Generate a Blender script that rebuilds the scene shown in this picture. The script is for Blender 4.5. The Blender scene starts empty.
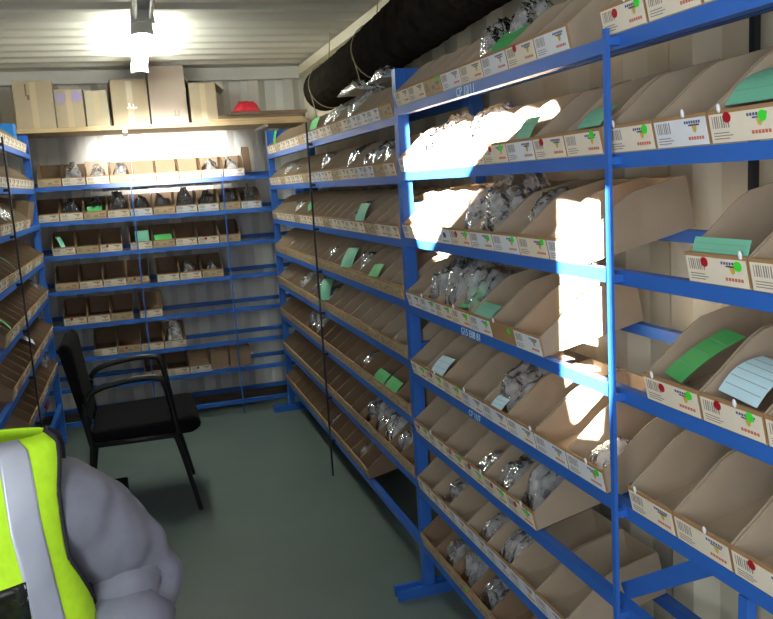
import bpy, bmesh, math, random
from mathutils import Vector, Matrix, noise
R = random.Random(7)
SC = bpy.context.scene
COL = SC.collection
PI = math.pi

# ------------------------------------------------------------------ camera
cam_d = bpy.data.cameras.new('camera'); cam = bpy.data.objects.new('camera', cam_d); COL.objects.link(cam)
cam_d.sensor_fit = 'HORIZONTAL'; cam_d.sensor_width = 36.0; cam_d.lens = 803.15 / 773 * 36.0
cam_d.clip_start = 0.02
yaw, pitch, roll = .2942, -.1598, -.0639
fw = Vector((math.sin(yaw)*math.cos(pitch), math.cos(yaw)*math.cos(pitch), math.sin(pitch)))
rt = Vector((math.cos(yaw), -math.sin(yaw), 0)); up = rt.cross(fw)
r2 = rt*math.cos(roll) + up*math.sin(roll); u2 = -rt*math.sin(roll) + up*math.cos(roll)
cam.matrix_world = Matrix(((r2.x, u2.x, -fw.x, 0), (r2.y, u2.y, -fw.y, 0), (r2.z, u2.z, -fw.z, 1.55), (0, 0, 0, 1)))
SC.camera = cam
# ------------------------------------------------------------------ world, sun, daylight from the doorway, added back wall spot, exposure
w = bpy.data.worlds.new('world'); SC.world = w; w.use_nodes = True
bg = w.node_tree.nodes['Background']; bg.inputs[0].default_value = (.55, .72, 1, 1); bg.inputs[1].default_value = 1.0
SUN_K, SUN_S = .585, .15                       # direction (k, 1, -s)
sd = bpy.data.lights.new('sun', 'SUN'); sun = bpy.data.objects.new('sun', sd); COL.objects.link(sun)
sd.energy = 130; sd.angle = .007; sd.color = (1, .93, .82)
sun.rotation_euler = Vector((SUN_K, 1, -SUN_S)).to_track_quat('-Z', 'Y').to_euler()
sun.location = (-3, -5, 3)
ad = bpy.data.lights.new('doorway_daylight', 'AREA'); area = bpy.data.objects.new('doorway_daylight', ad); COL.objects.link(area)
ad.shape = 'RECTANGLE'; ad.size = .9; ad.size_y = 1.5; ad.energy = 37; ad.color = (.86, .93, 1)
area.location = (-.58, -.36, 1.66); area.rotation_euler = Vector((.82, .57, -.06)).to_track_quat('-Z', 'Y').to_euler()
a2 = bpy.data.lights.new('doorway_daylight', 'AREA'); area2 = bpy.data.objects.new('doorway_daylight', a2); COL.objects.link(area2)
a2.shape = 'RECTANGLE'; a2.size = .9; a2.size_y = 1.7; a2.energy = 9; a2.color = (.95, .97, 1)
area2.location = (.72, -.40, 1.45); area2.rotation_euler = Vector((.25, 1, 0)).to_track_quat('-Z', 'Y').to_euler()
pd = bpy.data.lights.new('back_wall_fill_spot', 'SPOT'); spot = bpy.data.objects.new('back_wall_fill_spot', pd); COL.objects.link(spot)  # added spot that brightens the back wall under the board, source unknown
pd.energy = 7000; pd.spot_size = .150; pd.spot_blend = 1.0; pd.shadow_soft_size = .04; pd.color = (1, .97, .92)
spot.location = (.05, -.40, 1.92); spot.rotation_euler = (Vector((.24, 5.85, 1.80))-Vector((.05, -.40, 1.92))).to_track_quat('-Z', 'Y').to_euler(); spot.scale = (1.35, .72, 1)
vs = SC.view_settings; vs.view_transform = 'Standard'; vs.look = 'None'; vs.gamma = 1; vs.use_curve_mapping = False
vs.exposure = 0.0

# ------------------------------------------------------------------ materials
def mat(name, col, rough=.6, metal=0, var=.0, scale=12, bump=0, bscale=60, emit=0, spec=.4, stretch=None):
    m = bpy.data.materials.new(name); m.use_nodes = True
    nt = m.node_tree; b = nt.nodes['Principled BSDF']
    b.inputs['Base Color'].default_value = (*col, 1); b.inputs['Roughness'].default_value = rough
    b.inputs['Metallic'].default_value = metal; b.inputs['Specular IOR Level'].default_value = spec
    tc = nt.nodes.new('ShaderNodeTexCoord')
    src = tc.outputs['Object']
    if stretch:
        mp = nt.nodes.new('ShaderNodeMapping'); mp.inputs['Scale'].default_value = stretch
        nt.links.new(src, mp.inputs['Vector']); src = mp.outputs['Vector']
    if var:
        n = nt.nodes.new('ShaderNodeTexNoise'); n.inputs['Scale'].default_value = scale; n.inputs['Detail'].default_value = 5
        nt.links.new(src, n.inputs['Vector'])
        cr = nt.nodes.new('ShaderNodeValToRGB')
        cr.color_ramp.elements[0].position = .3; cr.color_ramp.elements[1].position = .7
        cr.color_ramp.elements[0].color = (*[c*(1-var) for c in col], 1)
        cr.color_ramp.elements[1].color = (*[min(1, c*(1+var)) for c in col], 1)
        nt.links.new(n.outputs['Fac'], cr.inputs['Fac']); nt.links.new(cr.outputs['Color'], b.inputs['Base Color'])
    if bump:
        n2 = nt.nodes.new('ShaderNodeTexNoise'); n2.inputs['Scale'].default_value = bscale; n2.inputs['Detail'].default_value = 3
        nt.links.new(src, n2.inputs['Vector'])
        bp = nt.nodes.new('ShaderNodeBump'); bp.inputs['Strength'].default_value = bump; bp.inputs['Distance'].default_value = .01
        nt.links.new(n2.outputs['Fac'], bp.inputs['Height']); nt.links.new(bp.outputs['Normal'], b.inputs['Normal'])
    if emit:
        b.inputs['Emission Color'].default_value = (*col, 1); b.inputs['Emission Strength'].default_value = emit
    return m
def plastic(name, col, fac, rough=.12):
    m = bpy.data.materials.new(name); m.use_nodes = True
    nt = m.node_tree; b = nt.nodes['Principled BSDF']; out = nt.nodes['Material Output']
    b.inputs['Base Color'].default_value = (*col, 1); b.inputs['Roughness'].default_value = rough; b.inputs['Specular IOR Level'].default_value = .9
    tr = nt.nodes.new('ShaderNodeBsdfTransparent'); mx = nt.nodes.new('ShaderNodeMixShader')
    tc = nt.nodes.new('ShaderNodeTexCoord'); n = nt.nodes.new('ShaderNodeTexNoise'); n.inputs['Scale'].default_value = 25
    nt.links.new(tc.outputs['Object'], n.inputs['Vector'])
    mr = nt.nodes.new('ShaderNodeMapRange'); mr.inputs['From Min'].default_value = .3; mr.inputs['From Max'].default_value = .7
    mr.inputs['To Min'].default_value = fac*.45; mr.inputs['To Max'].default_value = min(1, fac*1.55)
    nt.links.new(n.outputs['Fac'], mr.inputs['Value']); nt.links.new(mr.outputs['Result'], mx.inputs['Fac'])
    tl = nt.nodes.new('ShaderNodeBsdfTranslucent'); tl.inputs['Color'].default_value = (*col, 1)
    m0 = nt.nodes.new('ShaderNodeMixShader'); m0.inputs['Fac'].default_value = .45; nt.links.new(b.outputs[0], m0.inputs[1]); nt.links.new(tl.outputs[0], m0.inputs[2])
    nt.links.new(tr.outputs[0], mx.inputs[1]); nt.links.new(m0.outputs[0], mx.inputs[2])
    gl = nt.nodes.new('ShaderNodeBsdfGlossy'); gl.inputs['Roughness'].default_value = rough+.05; gl.inputs['Color'].default_value = (.95, .97, 1, 1)
    n3 = nt.nodes.new('ShaderNodeTexNoise'); n3.inputs['Scale'].default_value = 70; nt.links.new(tc.outputs['Object'], n3.inputs['Vector'])
    bp = nt.nodes.new('ShaderNodeBump'); bp.inputs['Strength'].default_value = .5; bp.inputs['Distance'].default_value = .02
    nt.links.new(n3.outputs['Fac'], bp.inputs['Height']); nt.links.new(bp.outputs['Normal'], gl.inputs['Normal'])
    fr = nt.nodes.new('ShaderNodeFresnel'); fr.inputs['IOR'].default_value = 1.25; nt.links.new(bp.outputs['Normal'], fr.inputs['Normal'])
    m2 = nt.nodes.new('ShaderNodeMixShader'); nt.links.new(fr.outputs[0], m2.inputs['Fac']); nt.links.new(mx.outputs[0], m2.inputs[1]); nt.links.new(gl.outputs[0], m2.inputs[2])
    nt.links.new(m2.outputs[0], out.inputs['Surface'])
    return m
M = dict(
    wall=mat('cream_wall_paint', (.82, .75, .58), .55, var=.06, scale=2),
    backwall=mat('white_wall_paint', (.72, .71, .66), .55, var=.06, scale=2),
    ceil=mat('cream_ceiling_paint', (.70, .68, .60), .45, var=.06, scale=1.5),
    floor=mat('green_grey_floor_paint', (.125, .165, .150), .45, var=.10, scale=1.6, bump=.03, bscale=30),
    blue=mat('blue_rack_paint', (.028, .13, .50), .4, var=.08, scale=5),
    black=mat('dark_steel', (.02, .022, .03), .5),
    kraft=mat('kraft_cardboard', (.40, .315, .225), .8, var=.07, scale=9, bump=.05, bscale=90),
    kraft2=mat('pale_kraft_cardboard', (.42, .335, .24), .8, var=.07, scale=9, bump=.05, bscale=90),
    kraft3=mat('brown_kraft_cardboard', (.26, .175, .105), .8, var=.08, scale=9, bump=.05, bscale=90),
    edge=mat('cut_cardboard_edge', (.36, .21, .10), .85),
    paper=mat('printed_cream_card', (.80, .71, .58), .7, var=.05, scale=25),
    white=mat('white_paper', (.74, .76, .80), .65, var=.04, scale=20),
    tan=mat('tan_printed_card', (.50, .38, .22), .75, var=.10, scale=30),
    grey_ink=mat('grey_ink', (.26, .23, .21), .7), blue_ink=mat('blue_ink', (.07, .09, .25), .7),
    red_ink=mat('red_ink', (.60, .16, .10), .7), yellow_ink=mat('yellow_ink', (.60, .45, .08), .7),
    reddot=mat('red_sticker', (.42, .01, .02), .5), greendot=mat('green_sticker', (.06, .75, .05), .5),
    greencard=mat('green_card', (.06, .42, .11), .6, var=.06, scale=14), mint=mat('mint_green_card', (.17, .50, .34), .6, var=.06, scale=14),
    bluecard=mat('pale_blue_card', (.55, .78, .88), .6, var=.05, scale=14),
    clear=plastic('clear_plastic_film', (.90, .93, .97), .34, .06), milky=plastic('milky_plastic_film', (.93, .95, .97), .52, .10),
    bluefilm=plastic('pale_blue_film', (.55, .72, .90), .7, .1),
    darkbag=plastic('smoky_plastic_film', (.10, .10, .11), .7, .1),
    parts=mat('dark_metal_parts', (.09, .09, .10), .35, .6, var=.3, scale=30), 
    wood=mat('raw_plank', (.50, .36, .20), .7, var=.16, scale=7, stretch=(1, 12, 12)), darkwood=mat('weathered_plank', (.16, .11, .075), .8, var=.25, scale=7, stretch=(1, 12, 12)),
    carton=mat('carton_board', (.40, .325, .225), .8, var=.06, scale=6), cartonpink=mat('mauve_carton_board', (.40, .325, .275), .8, var=.06, scale=6),
    cartonpale=mat('pale_carton_board', (.46, .40, .29), .8, var=.06, scale=6), tape=mat('packing_tape', (.50, .40, .26), .3), violet=mat('violet_print', (.33, .28, .50), .6),
    hose=mat('black_duct_fabric', (.020, .016, .012), .9, var=.45, scale=14, spec=.08), rope=mat('sisal_cord', (.40, .33, .20), .9),
    tube=mat('lit_fluorescent_tube', (.96, 1, .90), .3, emit=62), tubeoff=mat('unlit_tube_glass', (.75, .76, .74), .2), lampgrey=mat('lamp_grey_enamel', (.62, .63, .58), .45),
    red=mat('red_wrap', (.60, .03, .05), .35), blueplastic=mat('bright_blue_plastic', (.03, .26, .75), .35),
    chair=mat('black_chair_fabric', (.008, .008, .009), .95, var=.2, scale=50, spec=.1), chairm=mat('black_chair_tube', (.012, .012, .014), .4),
    vest=mat('fluorescent_yellow_mesh', (.50, .86, .02), .7, var=.06, scale=60, bump=.25, bscale=25), silver=mat('silver_reflective_tape', (.46, .49, .58), .32, .35, var=.08, scale=22),
    trim=mat('black_binding', (.012, .012, .02), .7), fleece=mat('grey_fleece', (.165, .17, .21), .9, var=.10, scale=24, bump=.35, bscale=16),
    skin=mat('skin', (.52, .27, .19), .5), hair=mat('dark_hair', (.03, .02, .015), .6), denim=mat('navy_trousers', (.02, .025, .05), .85), boot=mat('black_boot', (.015, .015, .015), .5),
    pocket=plastic('glossy_pocket_film', (.01, .01, .012), 1.9, .06), eye=mat('eye_white', (.8, .8, .78), .3), lip=mat('lips', (.42, .15, .13), .5),
    rule=mat('faint_printed_rule', (.22, .34, .32), .7),
    blocker=mat('sun_blocker_paint', (.35, .30, .24), .6),  # colour of the added sun-blocking plate
)

# ------------------------------------------------------------------ mesh helpers
class MB:
    def __init__(s): s.v = []; s.f = []; s.m = []; s.smooth = False
    def add(s, vs, fs, mi=0):
        o = len(s.v); s.v += [tuple(x) for x in vs]; s.f += [tuple(i+o for i in f) for f in fs]; s.m += [mi]*len(fs); return s
    def box(s, a, b, mi=0):
        (x0, y0, z0), (x1, y1, z1) = a, b
        x0, x1 = sorted((x0, x1)); y0, y1 = sorted((y0, y1)); z0, z1 = sorted((z0, z1))
        return s.add([(x0, y0, z0), (x1, y0, z0), (x1, y1, z0), (x0, y1, z0), (x0, y0, z1), (x1, y0, z1), (x1, y1, z1), (x0, y1, z1)],
                     [(0, 3, 2, 1), (4, 5, 6, 7), (0, 1, 5, 4), (1, 2, 6, 5), (2, 3, 7, 6), (3, 0, 4, 7)], mi)
    def prism(s, poly, ax, t0, t1, mi=0):
        """extrude a 2D polygon (the two other axes, in order) along axis ax"""
        n = len(poly); vs = []
        for t in (t0, t1):
            for p in poly:
                q = list(p); q.insert(ax, t); vs.append(q)
        fs = [tuple(range(n)), tuple(range(2*n-1, n-1, -1))] + [(i, i+n, (i+1) % n+n, (i+1) % n) for i in range(n)]
        return s.add(vs, fs, mi)
    def bar(s, p, q, w, h=None, mi=0, upv=(0, 0, 1)):
        p, q = Vector(p), Vector(q); h = h or w; d = (q-p).normalized(); u = Vector(upv)
        if abs(d.dot(u)) > .98: u = Vector((1, 0, 0))
        a = d.cross(u).normalized()*w/2; b = a.cross(d).normalized()*h/2
        vs = [x+i for x in (p, q) for i in (-a-b, a-b, a+b, -a+b)]
        return s.add(vs, [(0, 1, 2, 3), (7, 6, 5, 4), (0, 4, 5, 1), (1, 5, 6, 2), (2, 6, 7, 3), (3, 7, 4, 0)], mi)
    def tube(s, pts, r, n=10, mi=0, cap=True):
        pts = [Vector(p) for p in pts]; rs = r if isinstance(r, (list, tuple)) else [r]*len(pts); rings = []
        up = Vector((0, 0, 1))
        for i, p in enumerate(pts):
            d = (pts[min(i+1, len(pts)-1)] - pts[max(i-1, 0)]).normalized()
            u = up if abs(d.dot(up)) < .95 else Vector((1, 0, 0))
            a = d.cross(u).normalized(); b = a.cross(d).normalized()
            rings.append([p + (a*math.cos(t)+b*math.sin(t))*rs[i] for t in [2*PI*k/n for k in range(n)]])
        vs = [v for rg in rings for v in rg]; fs = []
        for i in range(len(pts)-1):
            for k in range(n): fs.append((i*n+k, i*n+(k+1) % n, (i+1)*n+(k+1) % n, (i+1)*n+k))
        if cap: fs += [tuple(range(n-1, -1, -1)), tuple(range((len(pts)-1)*n, len(pts)*n))]
        return s.add(vs, fs, mi)
    def disc(s, c, rx, rz, t, mi=0, n=14, ax=1):
        """thin cylinder facing -y"""
        return s.prism([(c[0]+rx*math.cos(2*PI*k/n), c[2]+rz*math.sin(2*PI*k/n)) for k in range(n)], 1, c[1]-t, c[1], mi)
    def ball(s, c, r, seg=16, rings=10, mi=0):
        c = Vector(c); rr = r if isinstance(r, (tuple, list)) else (r, r, r); vs = []; fs = []
        for i in range(rings+1):
            ph = PI*i/rings
            for k in range(seg):
                th = 2*PI*k/seg; vs.append(c+Vector((rr[0]*math.sin(ph)*math.cos(th), rr[1]*math.sin(ph)*math.sin(th), rr[2]*math.cos(ph))))
        for i in range(rings):
            for k in range(seg): fs.append((i*seg+k, (i+1)*seg+k, (i+1)*seg+(k+1) % seg, i*seg+(k+1) % seg))
        return s.add(vs, fs, mi)
    def mesh(s, name, mats, smooth=False):
        me = bpy.data.meshes.new(name); me.from_pydata(s.v, [], s.f)
        for m in (mats if isinstance(mats, (list, tuple)) else [mats]): me.materials.append(m)
        for p, i in zip(me.polygons, s.m): p.material_index = i
        bm = bmesh.new(); bm.from_mesh(me)
        bmesh.ops.remove_doubles(bm, verts=bm.verts, dist=1e-6) if smooth else None
        bmesh.ops.recalc_face_normals(bm, faces=bm.faces)
        bm.to_mesh(me); bm.free()
        if smooth:
            for p in me.polygons: p.use_smooth = True
        return me
    def obj(s, name, mats, parent=None, smooth=False, bevel=0):
        o = link(name, s.mesh(name, mats, smooth), parent)
        if bevel:
            bv = o.modifiers.new('bevel', 'BEVEL'); bv.width = bevel; bv.segments = 2; bv.limit_method = 'ANGLE'
        return o
def link(name, data, parent=None):
    o = bpy.data.objects.new(name, data); COL.objects.link(o)
    if parent: o.parent = parent
    return o
def tag(o, label, cat, group=None):
    o['label'] = label; o['category'] = cat
    if group: o['group'] = group
    return o
def thing(name, label, cat, loc=(0, 0, 0), rot=(0, 0, 0), group=None):
    o = link(name, None); o.location = loc; o.rotation_euler = rot
    return tag(o, label, cat, group)
def struct(name, mb, m, smooth=False):
    o = mb.obj(name, m, None, smooth); o['kind'] = 'structure'; return o

# ------------------------------------------------------------------ room shell (a 20 ft container, x across, y into depth)
XL, XR_W, YF, YB_W, H = -1.08, 1.27, -.55, 5.88, 2.39
def corrugated(axis, a0, a1, b0, b1, base, depth, pitch, sign):
    """profile runs along 'axis'; returns MB with a trapezoid sheet and some thickness"""
    prof = []; t = a0; 
    while t < a1:
        for dt, dd in ((0, 0), (.30*pitch, 0), (.5*pitch, 1), (.8*pitch, 1)):
            if t+dt <= a1: prof.append((t+dt, base+sign*depth*dd))
        t += pitch
    prof.append((a1, base))
    back = [(a1, base+sign*(depth+.02)), (a0, base+sign*(depth+.02))]
    return prof + back
# prism along z wants polygons in (x, y)
def wall_x(base, sign, m, name):
    pr = corrugated('y', YF-.05, YB_W+.05, 0, 0, base, .036, .278, sign)
    b = MB(); b.prism([(p[1], p[0]) for p in pr], 2, -.02, H+.03); return struct(name, b, m)
wall_x(XR_W, 1, M['wall'], 'wall_right'); wall_x(XL, -1, M['wall'], 'wall_left')
b = MB(); b.prism(corrugated('x', XL-.06, XR_W+.06, 0, 0, YB_W, .04, .25, 1), 2, -.02, H+.03); struct('wall_back', b, M['backwall'])
pr = corrugated('y', YF-.05, YB_W+.05, 0, 0, H, .03, .209, 1)
b = MB(); b.prism([(p[0], p[1]) for p in pr], 0, XL-.06, XR_W+.06); struct('ceiling', b, M['ceil'])
b = MB(); b.box((XL-.06, YF-.05, -.05), (XR_W+.06, YB_W+.06, 0)); struct('floor', b, M['floor'])
# roof rails and header
b = MB(); b.box((XR_W-.045, YF, H-.06), (XR_W+.005, YB_W, H-.002)); struct('trim_1', b, M['wall'])
b = MB(); b.box((XL-.005, YF, H-.06), (XL+.045, YB_W, H-.002)); struct('trim_2', b, M['wall'])
b = MB(); b.box((XL+.045, YB_W-.05, H-.085), (XR_W-.045, YB_W+.005, H-.002)); struct('trim_3', b, M['backwall'])
b = MB(); b.box((XL, YB_W-.02, 0), (XR_W, YB_W+.003, .09)); struct('baseboard_back', b, M['darkwood'])
# added plate behind the camera, its two holes shaped to form the sun patches
def dpt(y, z, x=.89):
    return (x - SUN_K*(y-YF), z + SUN_S*(y-YF))
openA = [dpt(2.615, 1.738), dpt(2.615, 1.42), dpt(2.58, 1.40), dpt(2.50, 1.29), dpt(2.44, 1.30), dpt(2.05, 1.575), dpt(1.83, 1.66), dpt(1.58, 1.72), dpt(1.60, 1.745)]
openB = [dpt(1.60, 1.50), dpt(1.60, 1.06), dpt(1.56, .95), dpt(1.43, .95), dpt(1.40, 1.10), dpt(1.40, 1.50)]
def plate_with_holes(outer, holes, y0, y1):
    bm = bmesh.new(); edges = []
    for loop in [outer]+holes:
        vv = [bm.verts.new((p[0], y0, p[1])) for p in loop]
        edges += [bm.edges.new((vv[i], vv[(i+1) % len(vv)])) for i in range(len(vv))]
    bmesh.ops.triangle_fill(bm, use_beauty=True, use_dissolve=False, edges=edges)
    r = bmesh.ops.extrude_face_region(bm, geom=bm.faces[:])
    bmesh.ops.translate(bm, verts=[e for e in r['geom'] if isinstance(e, bmesh.types.BMVert)], vec=(0, y1-y0, 0))
    bmesh.ops.recalc_face_normals(bm, faces=bm.faces)
    me = bpy.data.meshes.new('wall_sun_blocker'); bm.to_mesh(me); bm.free(); return me
me = plate_with_holes([(XL-.9, -.05), (XR_W+.5, -.05), (XR_W+.5, H+.4), (XL-.9, H+.4)], [openA, openB], YF-.01, YF)
me.materials.append(M['blocker']); o = link('wall_sun_blocker', me); o['kind'] = 'structure'

# ------------------------------------------------------------------ racks
def rack(root, P, levels, L0, L1, posts, rods, D, rise, ztop, footout=.0, bays=None, upd=False, extra_rear_posts=()):
    """P(t, d, z) -> world point. levels: list of (t0, t1, [z...]). posts: t of end frames. rods: (t, z0, z1)"""
    for t in posts:
        f = MB(); w_ = .02
        for d in (.02, D-.02): f.bar(P(t, d, 0), P(t, d, ztop), .04, .04, upv=(1, 0, 0))
        f.bar(P(t, .041, ztop-.026), P(t, D-.041, ztop-.026), .04, .05)
        for z in (.45, .95, 1.45): f.bar(P(t, .03, z), P(t, D-.03, z), .025, .03)
        fr = f.obj('end_frame', M['blue'], root)
        g = MB(); g.bar(P(t-.022, -footout, .02), P(t-.022, D, .02), .015, .04); g.bar(P(t+.022, -footout, .02), P(t+.022, D, .02), .015, .04)
        g.obj('foot', M['blue'], fr)
    for t, z0, z1, m in rods:
        f = MB(); f.bar(P(t, -.024, z0), P(t, -.024, z1), .013, .008, upv=(1, 0, 0)); [f.bar(P(t, -.02, z_), P(t, .002, z_), .014, .014) for z_ in ([zz for q in levels for zz in q[2] if q[0] != q[1] and min(q[0], q[1]) <= t <= max(q[0], q[1]) and zz < z1] )]; f.obj('support_rod', M[m], root)
    for (t0, t1, zs) in levels:
        for z in zs:
            f = MB(); f.bar(P(t0, .012, z), P(t1, .012, z), .024, .028); f.obj('front_beam', M['blue'], root)
            f = MB(); zr = z+rise-.007; f.bar(P(t0, D-.045, zr), P(t1, D-.045, zr), .024, .028); f.obj('rear_rail', M['blue'], root)
NEAR = [1.777, 1.558, 1.332, 1.094, .849, .626, .41, .19]
FAR = [1.7503, 1.547, 1.3235, 1.104, .886, .6685, .43, .194]
BACK = [1.6248, 1.4027, 1.1855, .9572, .728, .5037, .3093, .0788]
LEFT = [1.8255, 1.6136, 1.3948, 1.1664, .94, .71, .48, .25]
XR, XLF, YB = .892, -.572, 5.5485
PR = lambda t, d, z: (XR+d, t, z)
PL = lambda t, d, z: (XLF-d, t, z)
PB = lambda t, d, z: (t, YB+d, z)
RISE = .06; DR = .32
rackR = thing('storage_rack', 'long blue steel bin rack along the right wall', 'rack', (0, 0, 0))
rack(rackR, PR, [(2.67, .05, NEAR[:6]), (2.67, .05, NEAR[6:]), (5.45, 2.71, FAR)], 0, 0, [.05, 2.69, 5.45],
     [(1.353, .02, 1.80, 'blue'), (4.05, .0, 1.86, 'black')], DR, RISE, 1.92, .11)
f = MB(); f.bar((1.215, 1.365, 0), (1.215, 1.365, 1.86), .015, .015, upv=(1, 0, 0)); f.obj('rear_support_rod', M['black'], rackR)
f = MB(); f.bar((XR+.03, 1.13, .83), (XR+.03, 1.40, .645), .012, .036); f.obj('brace', M['blue'], rackR)
f = MB(); f.bar((XR+.012, 1.02, .02), (XR+.012, 1.02, .83), .02, .02, upv=(1, 0, 0)); f.obj('brace_post', M['blue'], rackR)
for tx, y, z, s_ in (('CP 10/11', 2.14, NEAR[0], .034), ('G15 E08 81', 2.19, NEAR[3], .030), ('CP 11/7', 2.16, NEAR[4], .026)):
    c = bpy.data.curves.new('beam_writing', 'FONT'); c.body = tx; c.size = s_; c.extrude = .0004
    o = bpy.data.objects.new('tmp', c); COL.objects.link(o); dg = bpy.context.evaluated_depsgraph_get()
    me = bpy.data.meshes.new_from_object(o.evaluated_get(dg)); COL.objects.unlink(o); bpy.data.objects.remove(o)
    t = link('beam_writing', me, rackR); me.materials.clear(); me.materials.append(M['bluecard'])
    t.matrix_local = Matrix(((0, 0, -1, XR-.0008), (-1, 0, 0, y), (0, 1, 0, z-s_*.35), (0, 0, 0, 1)))
rackB = thing('storage_rack', 'half empty blue steel bin rack across the back wall', 'rack')
rack(rackB, PB, [(-1.0, 1.14, BACK)], 0, 0, [-1.02, 1.16], [(.0, .1, 1.66, 'blue'), (.585, .0, 1.66, 'blue')], .32, .035, 1.66, 0)
rackL = thing('storage_rack', 'blue steel bin rack along the left wall', 'rack')
rack(rackL, PL, [(5.42, 2.72, LEFT)], 0, 0, [2.70, 5.44], [(4.17, 0, 1.86, 'black')], .32, RISE, 1.955, .0)

# ------------------------------------------------------------------ bins
def bin_mesh(w, d, h, lip, curve, m):
    b = MB(); t = .0035; x0, x1 = -w/2+.001, w/2-.001
    b.box((x0, 0, 0), (x1, d, t))
    b.box((x0, d-t, t), (x1, d, h-.004))
    prof = [(t, t), (d-t, t), (d-t, h), (curve*1.35, h)]
    for k in range(1, 6):
        a = k/6; e = a*a*(3-2*a)
        prof.append((curve*1.35*(1-a)+.008*a, h-(h-lip-.004)*(e*.55+a*.45)))
    prof += [(.006, lip-.002), (t, lip-.002)]
    b.prism(prof, 0, x0, x0+t); b.prism(prof, 0, x1-t, x1)
    b.box((x0, 0, t), (x1, .005, lip), 1)
    return b.mesh('parts_bin', [m, M['edge']])
def label_mesh(w, lip, style):
    b = MB(); a = w/2-.0035; z0, z1 = .002, lip-.006; y = -.0012
    b.box((-a, y, z0), (a, -.0001, z1), 0)
    e = y-.0002
    def q(xa, xb, za, zb, mi): b.box((xa*w, e, z0+za*(z1-z0)), (xb*w, y+.0003, z0+zb*(z1-z0)), mi)
    if style in (0, 1):
        for k in range(8):
            xx = -.43+k*.034; q(xx, xx+(.018 if k % 3 else .011), .50, .92, 1)
        for k in range(3): q(-.43, -.43+.24+.05*(k % 2), .12+.10*k, .155+.10*k, 1)
        for k in range(7): q(.10+k*.042, .10+k*.042+.030, .80, .90, 2)
        b.add([(.22*w, e, z0+.78*(z1-z0)), (.32*w, e, z0+.78*(z1-z0)), (.30*w, e, z0+.52*(z1-z0)), (.27*w, e, z0+.44*(z1-z0)), (.24*w, e, z0+.52*(z1-z0))], [(0, 1, 2, 3, 4)], 4)
        q(.17, .36, .71, .77, 2)
        for k in range(6): q(.14+k*.047, .14+k*.047+.036, .20, .32, 3)
    if style == 2:
        for k in range(5): q(-.38, -.10+.05*(k % 3), .2+.13*k, .25+.13*k, 1)
        b.disc((.18*w, e, z0+.6*(z1-z0)), .012, .009, .0003, 2)
        q(.02, .36, .15, .22, 1)
    if style == 3:
        for k in range(4): q(-.42, -.25, .25+.15*k, .33+.15*k, 1)
        q(-.05, .1, .3, .55, 1); q(.2, .4, .55, .75, 1); q(.15, .42, .2, .3, 3)
    base = {0: 'paper', 1: 'white', 2: 'white', 3: 'tan'}[style]
    return b.mesh('front_label', [M[base], M['grey_ink'], M['blue_ink'], M['red_ink'], M['yellow_ink']])
cache = {}
def get(k, fn):
    if k not in cache: cache[k] = fn()
    return cache[k]
def dot_mesh(m):
    b = MB(); b.disc((0, 0, 0), .0085, .0085, .0008); return b.mesh('dot_sticker', M[m])
def clip_mesh():
    b = MB(); b.ball((0, 0, 0), (.0035, .003, .0075), 8, 6); return b.mesh('price_clip', M['white'], True)
ORD = ['first', 'second', 'third', 'fourth', 'fifth', 'sixth', 'seventh', 'eighth', 'ninth', 'tenth', 'eleventh', 'twelfth', 'thirteenth', 'fourteenth', 'fifteenth', 'sixteenth', 'seventeenth', 'eighteenth', 'nineteenth', 'twentieth']
SHELF = ['top shelf', 'second shelf down', 'third shelf down', 'fourth shelf down', 'fifth shelf down', 'sixth shelf down', 'seventh shelf down', 'bottom shelf']
SH2 = [x.replace(' down', '') for x in SHELF]
BINS = {}
def place_bin(key, wpos, zrot, tilt, w, lab, grp, style, km='kraft', dots='', d=.285, h=.118, lip=.053, curve=.11, clip=False):
    me = get(('b', round(w, 4), km, d, h, lip), lambda: bin_mesh(w, d, h, lip, curve, M[km]))
    o = link('parts_bin', me); tag(o, lab, 'bin', grp)
    o.matrix_world = Matrix.Translation(wpos) @ Matrix.Rotation(zrot, 4, 'Z') @ Matrix.Rotation(tilt, 4, 'X')
    if style is not None: link('front_label', get(('l', round(w, 4), lip, style), lambda: label_mesh(w, lip, style)), o)
    for c in dots:
        s_ = link('dot_sticker', get(('d', c), lambda: dot_mesh('reddot' if c == 'r' else 'greendot')), o)
        s_.location = ((-.16 if c == 'r' else .33)*w + R.uniform(-.006, .006), -.0014, lip-.011-R.uniform(0, .006))
    if clip:
        s_ = link('price_clip', get('clip', clip_mesh), o); s_.location = (R.choice((-.3, .1, .42))*w, -.001, lip+.003)
    BINS[key] = o
    return o
TILT = math.asin(RISE/.29)
RZ = -PI/2     # local x -> -y, local y -> +x : front faces the aisle (-x)
def right_bin(row, k, y_hi, y_lo, z, lab, style, km, dots, clip, **kw):
    return place_bin(('R', row, k) if 'key' not in kw else kw.pop('key'), (XR+.001, (y_hi+y_lo)/2, z+.0145), RZ, TILT, y_hi-y_lo, lab, 'cardboard bins on the right rack', style, km, dots, clip=clip, **kw)
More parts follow.
